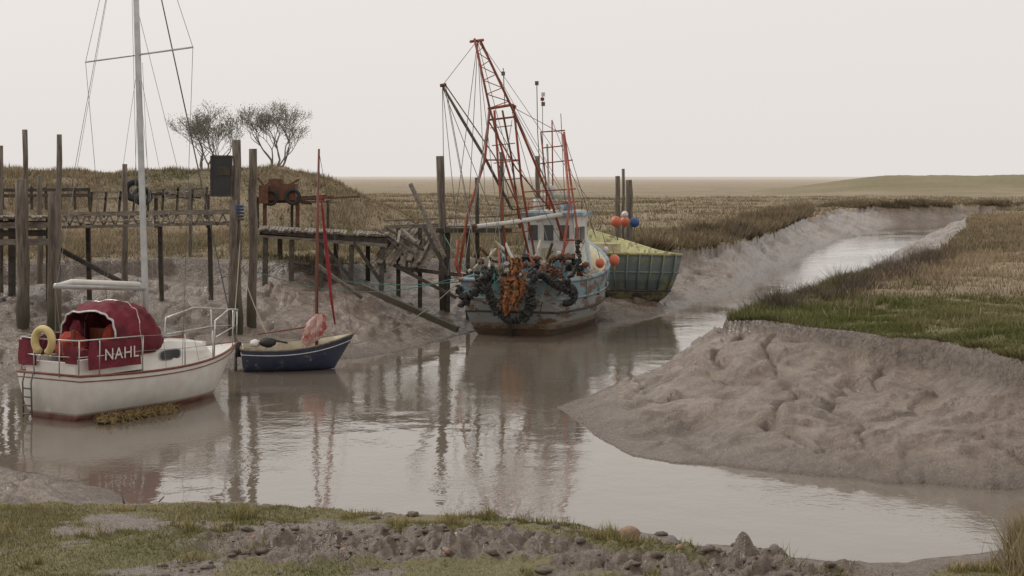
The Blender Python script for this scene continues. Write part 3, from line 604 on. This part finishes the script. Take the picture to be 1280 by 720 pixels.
def netpatch(px0,px1,py0,py1,mat,d=40.1,nx=18,ny=20,bul=.25,taper=.5):
    rows=[]
    for j in range(ny+1):
        v=j/ny; row=[]
        for i in range(nx+1):
            u=i/nx; wfac=1-taper*abs(v-.3)-random.uniform(0,.12); cx=(px0+px1)/2+3*math.sin(v*5); px=cx+(u-.5)*(px1-px0)*wfac+random.uniform(-.8,.8); py=py0+(py1-py0)*v+6*math.sin(u*7+j*.3)*v
            row.append(W(px,py,d-bul*math.sin(u*math.pi)*(.4+.6*v)+random.uniform(-.07,.07)+.06*math.sin(u*20)))
        rows.append(row)
    mb.grid(rows,mat)
netpatch(621,658,346,390,m_onet,40.0); netpatch(632,652,322,350,m_onet,40.6,8,10)
netpatch(606,622,336,358,m_gnet,40.35,12,14); netpatch(668,700,335,352,m_rust,40.6,10,10)
for k in range(90):
    a_=Vector((random.uniform(590,704),random.uniform(325,378),0)); c=random.choice([m_onet,m_onet,m_gnet,m_rope2,m_rub,m_rub,m_rope])
    mb.sag(W(a_.x,a_.y,39.9+random.uniform(-.05,.3)),W(a_.x+random.uniform(-18,18),a_.y+random.uniform(-10,18),39.9+random.uniform(-.05,.3)),.10,.009,c,6)
mb.obj('fishing_nets',TR,False,xf=Ti)
mb2=MB(); mb2.box((2.0,.1,1.05),(.6,1.3,.5),m_rust)
for yy in(.7,-.5): mb2.torus((2.0,yy,1.35),.32,.07,m_rust,(0,1,0))
mb2.tube([(2.0,-.5,1.35),(2.0,.7,1.35)],.16,m_wire,10); mb2.box((2.9,-.95,.95),(.6,.5,.4),m_trim); mb2.box((1.3,.9,.95),(.5,.4,.35),m_cream); mb2.box((3.3,.3,1.1),(.5,.7,.7),m_whb)
mb2.obj('trawl_winch',TR)
mb=MB()
for k in range(10): mb.sphere(W(random.uniform(585,612),random.uniform(338,350),40.7),.05,random.choice([m_cream,m_rub,m_rub]),8,6,.1)
for k in range(40): mb.sphere(W(random.uniform(596,735),random.uniform(320,345),41.2+random.uniform(0,1)),(.10,.13,.08),random.choice([m_cream,m_rust,m_rub,m_rust,m_dark,m_trim,m_rust,m_dark]),9,6,.4)
for k in range(34):
    x_=random.uniform(600,735); mb.beam(W(x_,random.uniform(295,335),41.5+random.uniform(0,2)),W(x_+random.uniform(-22,22),random.uniform(318,348),41.3+random.uniform(0,1)),.05,.05,random.choice([m_rust,m_red,m_dark,m_trim,m_cream,m_wh]))
mb.obj('deck_gear',TR,False,xf=Ti)
mb=MB()
for px,py,d,m_,rr in((768,325,43.3,m_obuoy,.14),(750,329,42.6,m_obuoy,.12),(757,312,43.5,m_letter,.08)): mb.sphere(W(px,py,d),(rr,rr,rr*1.1),m_,14,10); mb.tube([W(px,py-6,d),W(px-4,py-20,d)],.01,m_rope2,4)
mb.torus(W(708,368,40.6),.24,.07,m_rub,(0.2,-1,0),seg=20)
mb.obj('fenders_and_tyres',TR,True,xf=Ti)
# ================================================================ GREEN WORKBOAT
GB,Gi=root('green_workboat',(3.95,48.6,.22),math.radians(90+20),math.radians(2),math.radians(0))
hb,rw=hull(5.4,lambda t:smooth_bump(t,1.20,1.34,.45,.45),lambda t:1.44-.05*math.sin(t*math.pi)+.55*t*t,lambda t:-.05,m_green,m_ygreen,rake=.5,srake=.30,n=14,p=.48,q=1.2,bul=.42,th=.10)
hb.obj('hull',GB,True)
mb=MB(); rail(rw,0,.0,.05,m_ygreen,mb); rail(rw,4,0,.035,m_green,mb,.012); rail(rw,8,0,.03,m_dark,mb,.012)
for yy in (-1.0,-.6,-.2,.2,.6,1.0): mb.tube([(-.03,yy,1.42),(.05,yy*.98,.85),(.22,yy*.85,.35)],.03,m_green,5)
mb.obj('strakes',GB,True)
mb=MB(); 
for k in range(6):
    for sg in(1,-1): mb.tube([(.3+k*.8,sg*1.16,1.0),(.3+k*.8,sg*1.22,1.47)],.035,m_ygreen,5)
mb.box((1.5,0,1.2),(.8,1.1,.3),m_ygreen); mb.box((3.2,.1,1.4),(.9,1.0,.5),m_cream); mb.box((.6,-.6,1.15),(.5,.4,.22),m_plank)
mb.obj('bulwark_frames',GB)
mb=MB(); mb.sphere(W(770,277,47.2),.16,m_obuoy); mb.sphere(W(793,278,47.4),.15,m_bbuoy); mb.sphere(W(781,277,48),.15,m_obuoy);mb.sphere(W(781,268,47.4),.10,m_letter); mb.tube([W(770,283,47.2),W(772,300,47.6)],.02,m_rope2,5); mb.tube([W(793,284,47.4),W(792,300,47.8)],.02,m_rope2,5); mb.tube([W(781,283,48),W(781,300,48)],.02,m_rope2,5); mb.obj('mooring_buoys',GB,True,xf=Gi)
# ================================================================ POSTS
def post(px,yt,d,w,lean=0,zb=-.5,mat=m_post,name='mooring_post'):
    mb=MB(); top=W(px,yt,d); bx=W(px+lean,yt,d); b_=Vector((bx.x,d,zb)); r=w*d/F/2
    n=9; mb.tube([b_.lerp(top,i/n)+Vector((random.uniform(-.22,.22)*r*(0<i<n),random.uniform(-.2,.2)*r,0)) for i in range(n+1)],[r*random.uniform(.9,1.1)*(1.1-.16*i/n) for i in range(n+1)],mat,9)
    return mb.obj(name,None,True,origin=b_)
for a_ in [(31,162,37,7,3),(26,224,36.5,15,4),(74,168,36,7,-2),(66,240,36.3,11,-2),(156,205,42,7,0),(50,220,42,7,0),(1,182,40,6,0),(295,175,37.5,12,2),(316,186,38,11,-1),(550,195,43.5,10,6),(627,190,46,6,2),(672,195,50,6,0),(772,220,54,7,0),(786,225,54.5,9,0),(238,230,46,5,0),(779,211,55,4,0)]:
    post(*a_)
post(291,250,37.3,11,0)
def plankobj(name,P,w,h,mat=m_plank,roll=0):
    mb=MB(); mb.beam(W(*P[0]),W(*P[1]),w,h,mat,roll); o=W(*P[0]); return mb.obj(name,None,False,origin=o)
plankobj('leaning_plank',[(513,230,43),(556,322,42.5)],.10,.08)
plankobj('timber_beam',[(452,358,41),(572,412,39.8)],.14,.14,m_post)
plankobj('timber_beam',[(395,330,41),(452,372,40.5)],.08,.08,m_post)
plankobj('timber_beam',[(75,312,39),(170,362,37.5)],.08,.1,m_dark)
J,_=root('timber_jetty',(0,0,0),0)
mb=MB()
for k in range(34):
    xa=-40+k*3.5; mb.beam(W(xa,272+random.uniform(-1.5,1.5),37.2-random.random()*.15),W(xa,270,40.5),.058,.05,random.choice([m_plank,m_plank,m_post]),random.uniform(-.1,.1))
for yy,d in((280,37.3),(290,37.5),(301,37.3)): mb.beam(W(-45,yy+2,d),W(76,yy+1,d),.12,.14,m_plank if yy!=290 else m_dark)
mb.beam(W(-45,280,40),W(76,280,40),.12,.16,m_dark)
for px in(-30,15,62): mb.beam(W(px,270,39),W(px,420,39),.14,.14,m_dark)
mb.obj('platform',J)
mb=MB()
for d in(38.6,39.6):
    mb.beam(W(78,267 if d>39 else 269,d),W(292,263 if d>39 else 266,d),.07,.06,m_plank); mb.beam(W(78,284,d),W(292,279,d),.07,.07,m_plank)
    for k in range(15):
        xa=80+k*14.2; mb.beam(W(xa,268,d),W(xa+7,282,d),.03,.035,m_plank); mb.beam(W(xa+7,282,d),W(xa+14,267,d),.03,.035,m_plank)
for k in range(44):
    if random.random()<.1: continue
    mb.beam(W(79+k*4.9,277+random.uniform(-1,1),38.6-random.random()*.15),W(79+k*4.9+random.uniform(-1,1),275,39.6),.075,.03,random.choice([m_plank,m_post]))
for px in(110,200,262): mb.beam(W(px,280,39.6),W(px+2,375,39.6),.10,.10,m_dark)
mb.obj('gangway',J)
mb=MB()
for yy in(238,245): mb.beam(W(-20,yy,44),W(112,yy-1,44),.1,.09,m_dark)
for yy in(241,249): mb.beam(W(112,yy,46),W(258,yy-5,46),.06,.06,m_plank)
for k in range(9): mb.beam(W(115+k*18,238+random.uniform(-5,3),46),W(112+k*18,272,46),.06,.06,m_dark)
for k in range(8): mb.beam(W(-15+k*18,236+random.uniform(-4,3),44),W(-14+k*18,262,44),.06,.06,m_dark)
mb.obj('handrail',J)
K,_=root('timber_dock',(0,0,0),0)
mb=MB()
for k in range(40):
    u=k/39; px=325+u*158; py=287+u*8
    if k in (13,27,28): continue
    mb.beam(W(px,py+random.uniform(-1.5,1.5),42.6-random.random()*.3),W(px+2,py-4,45.4),.075,.05,random.choice([m_plank,m_plank,m_post]),random.uniform(-.15,.15))
mb.beam(W(325,290,42.6),W(484,301,42.6),.1,.14,m_dark); mb.beam(W(325,294,42.6),W(484,307,42.6),.1,.10,m_plank); mb.beam(W(325,290,45),W(484,299,45),.1,.12,m_dark)
for px in(332,365,402,440,478): mb.beam(W(px,290+ (px-325)*.06,42.7),W(px+random.uniform(-4,4),400,42.2),.12,.12,m_dark)
for px in(350,420,460): mb.beam(W(px,296,44.5),W(px,380,44.5),.12,.12,m_dark)
mb.beam(W(400,300,42.6),W(440,350,42.4),.07,.07,m_dark); mb.beam(W(440,300,42.6),W(478,355,42.4),.08,.08,m_dark)
mb.obj('deck',K)
mb=MB()
for k in range(11):
    mb.beam(W(500+k*6+random.uniform(-3,3),280+random.uniform(-3,4),44.5),W(464+k*7+random.uniform(-5,5),332+random.uniform(-8,6),42.4),.13,.04,m_plank,random.uniform(-.5,.5))
for k in range(12): mb.beam(W(random.uniform(470,530),random.uniform(282,300),43.5),W(random.uniform(480,565),random.uniform(300,350),42.6),.07,.06,random.choice([m_dark,m_plank,m_post]))
mb.beam(W(480,284,44),W(560,281,44),.1,.1,m_plank); mb.beam(W(480,276,44.5),W(640,270,45.5),.09,.05,m_plank)
for px in(498,525,560,585): mb.beam(W(px,285,43.6),W(px,400,43.2),.11,.11,m_dark)
for k in range(12): mb.beam(W(560+k*5,283,43.4),W(563+k*5,279,45),.10,.04,m_plank)
mb.beam(W(545,288,43.3),W(640,288,43.3),.1,.12,m_dark); mb.beam(W(500,335,42.6),W(585,345,42.6),.08,.1,m_dark); mb.beam(W(490,330,42.6),W(570,372,42),.06,.08,m_dark)
mb.obj('collapsed_ramp',K)
mb=MB()
mb.sag(W(418,350,40.8),W(575,352,41),.1,.013,m_rope,14,5); mb.sag(W(316,338,38),W(575,345,41),.45,.011,m_rope,18,5); mb.sag(W(440,430,33.6),W(575,350,41),.25,.010,m_rope2,14,5); mb.sag(W(300,330,37.4),W(335,420,33.5),.1,.010,m_rope2,10,5); mb.sag(W(300,300,37.4),W(290,430,30.4),.15,.010,m_rope2,10,5); mb.sag(W(553,290,43.4),W(590,345,41),.08,.013,m_rope,10,5)
mb.obj('mooring_ropes')
mb=MB(); 
for k in range(5): mb.torus(W(297,258+k*4,37.4),.14,.02,m_bbuoy if k<3 else m_wire,(0,.1,1),seg=16,sides=5)
mb.obj('rope_coil')
mb=MB(); c=W(277,220,37.4); mb.box(c,(.50,.05,.94),m_black); 
for sx in(-.24,.24): mb.box(c+Vector((sx,-.032,0)),(.035,.02,.94),m_dark)
for s_ in(-.46,.46): mb.box(c+Vector((0,-.032,s_)),(.44,.02,.035),m_dark)
mb.box(c+Vector((.05,-.04,.12)),(.3,.012,.2),m_dark); mb.obj('notice_board')
def tyre(P,R,axis):
    mb=MB(); mb.torus(P,R,R*.34,m_rub,axis,seg=24,sides=10); mb.torus(P,R*.6,R*.08,m_wire,axis,seg=20,sides=6); mb.obj('old_tyre',None,True)
tyre(W(168,238,45),.24,(.2,-1,.1)); tyre(W(178,245,45.3),.22,(.5,-1,.4))
mb=MB(); mb.box(W(352,240,54),(1.0,.7,.55),m_rust); mb.box(W(345,229,54),(.55,.5,.3),m_rust,taper=.8); mb.box(W(330,243,53.6),(.3,.3,.6),m_rust); mb.torus(W(366,246,53.6),.22,.06,m_rub,(0,-1,0)); mb.torus(W(338,247,53.6),.22,.06,m_rub,(0,-1,0)); mb.tube([W(332,235,54),W(322,222,54)],.04,m_rust); mb.tube([W(360,232,54),W(374,224,54)],.04,m_rust)
for px in (331,372): mb.beam(W(px,246,54),W(px,285,54),.12,.12,m_rust)
mb.obj('rusty_winch_machine')
mb=MB()
for k in range(9): mb.beam(W(random.uniform(300,330),random.uniform(246,254),54),W(random.uniform(380,450),random.uniform(244,256),55),.08,.06,random.choice([m_plank,m_rust,m_dark]))
for px in (322,365,410): mb.beam(W(px,250,54.5),W(px,285,54.5),.09,.09,m_dark)
mb.obj('scrap_timber_pile')
mb=MB()
for k in range(10): mb.beam(W(random.uniform(175,230),random.uniform(238,248),47),W(random.uniform(235,290),random.uniform(236,250),48),.09,.06,random.choice([m_plank,m_dark]))
for px in (195,260): mb.beam(W(px,243,47.5),W(px,285,47.5),.09,.09,m_dark)
mb.obj('timber_stack')
def zat(x,y): return float(terrain(np.array([x],float),np.array([y],float))[0][0])
# ================================================================ TREES
def tree(px,d,ytop,seed,lean):
    x=(px-640)*d/F; y=d; z=zat(x,y); h=(CH-(ytop-220)*d/F)-z
    R=random.Random(seed); root_,_=root('hawthorn_tree',(x,y,z),0); mb=MB(); lv=[]
    def br(p,d,l,r,dep):
        n=3; pts=[p]; dd=d.copy()
        for i in range(n):
            dd=(dd+Vector((R.uniform(-.22,.22),R.uniform(-.22,.22),R.uniform(-.06,.14)))).normalized(); pts.append(pts[-1]+dd*l/n)
        mb.tube(pts,[max(.007,r*(1-.4*i/n)) for i in range(n+1)],m_bark,5 if dep<2 else 3)
        if dep>=4: lv.append((pts[-1],dep)); lv.append((pts[1],dep))
        if dep>=6: return
        for k in range(R.choice([2,3]) if dep<5 else 2):
            a=R.uniform(0,math.tau); s_=R.uniform(.45,.95); o=Vector((math.cos(a),math.sin(a),R.uniform(-.1,.4)))*s_
            br(pts[-1 if k<2 else 2],(dd+o+Vector((lean*.15,0,.05))).normalized(),l*R.uniform(.66,.85),r*.58,dep+1)
    for k in range(3):
        a=k*2.1+R.random(); br(Vector((0,0,-.15)),Vector((.35*math.cos(a)+lean,.35*math.sin(a),1)).normalized(),1.0,.07,0)
    zm=sorted(p.z for p,_ in lv)[int(len(lv)*.985)]; s=h/zm
    mb.v=[v*s for v in mb.v]; mb.obj('branches',root_)
    lf=MB()
    for p,dp in lv:
        if R.random()<.35: continue
        for k in range(3 if dp>4 else 1):
            c=p*s+Vector((R.gauss(0,.10),R.gauss(0,.10),R.gauss(0,.10)))
            u=Vector((R.uniform(-1,1),R.uniform(-1,1),R.uniform(-1,1))).normalized()*.026; v=u.orthogonal().normalized()*.019
            lf.quad(c-u,c-v,c+u,c+v,m_foil)
    lf.obj('foliage',root_)
tree(262,71,138,3,.0); tree(343,70,132,11,.12)
mb=MB(); mb.sphere((0,0,0),(.105,.09,.070),m_stone,16,11,.10); p=W(787,679,15.6); o=mb.obj('boulder',None,True); o.location=(p.x,p.y,zat(p.x,p.y)+.04)
for px,py in((668,690),(430,700),(560,705),(318,684),(700,684),(612,668),(850,705)):
    mb=MB(); mb.sphere((0,0,0),(.045*random.uniform(.7,1.2),.045,.033),m_stone,12,8,.25); x,y=G(px,py,.6); o=mb.obj('stone',None,True); o.location=(x,y,zat(x,y)+.012)
# churned clods of mud on the near bank (one object)
mb=MB(); cx=rng.uniform(-3.2,2.9,700); cy=rng.uniform(13.2,16.3,700)
tz=terrain(cx,cy)
for x_,y_,z_,g_ in zip(cx,cy,tz[0],tz[1]):
    if g_>.25 or z_<.2: continue
    s_=.012+.045*random.random()**3
    mb.sphere((x_,y_,z_+s_*.15),(s_*random.uniform(.8,1.6),s_*random.uniform(.8,1.3),s_*.6),m_clod,8,5,.5)
mb.obj('mud_clods',None,True)
for (a0,b0,hh_) in ((G(175,632,.3),.5,.25),(G(160,628,.3),-.2,.2)):
    mb=MB(); z0=zat(*a0); mb.tube([(a0[0],a0[1],z0-.05),(a0[0]+b0*.25,a0[1],z0+.12),(a0[0]+b0*.5,a0[1]+.1,z0+hh_)],[.014,.012,.006],m_dark,5); mb.obj('driftwood_stick')
# ================================================================ LIGHT
w=bpy.data.worlds.new('World'); sc.world=w; w.use_nodes=True; nt=w.node_tree
bg=nt.nodes['Background']; sky=nt.nodes.new('ShaderNodeTexSky'); sky.sky_type='NISHITA'; sky.sun_disc=False
el,az=math.radians(42),math.radians(-60)
sky.sun_elevation=el; sky.sun_rotation=az; sky.air_density=2; sky.dust_density=6
hs=nt.nodes.new('ShaderNodeHueSaturation'); hs.inputs['Saturation'].default_value=.1; nt.links.new(sky.outputs[0],hs.inputs['Color'])
ov=mix(nt,.88,hs.outputs[0],(8.8,8.35,7.95)); nt.links.new(ov,bg.inputs['Color']); bg.inputs['Strength'].default_value=.1
sun=bpy.data.lights.new('sun','SUN'); sun.energy=1.35; sun.angle=math.radians(12); sun.color=(1,.95,.88)
so=bpy.data.objects.new('sun',sun); sc.collection.objects.link(so)
dirv=Vector((math.sin(az)*math.cos(el),math.cos(az)*math.cos(el),math.sin(el)))
so.rotation_euler=dirv.to_track_quat('Z','Y').to_euler()
cam=bpy.data.cameras.new('camera'); co_=bpy.data.objects.new('camera',cam); sc.collection.objects.link(co_); sc.camera=co_
co_.location=(0,0,CH); co_.rotation_euler=(math.radians(90),0,0)
cam.sensor_width=36; cam.lens=36*F/1280; cam.shift_y=-140/1280; cam.clip_end=9000; cam.clip_start=.1
sc.view_settings.view_transform='Standard'; sc.view_settings.look='None'; sc.view_settings.exposure=0
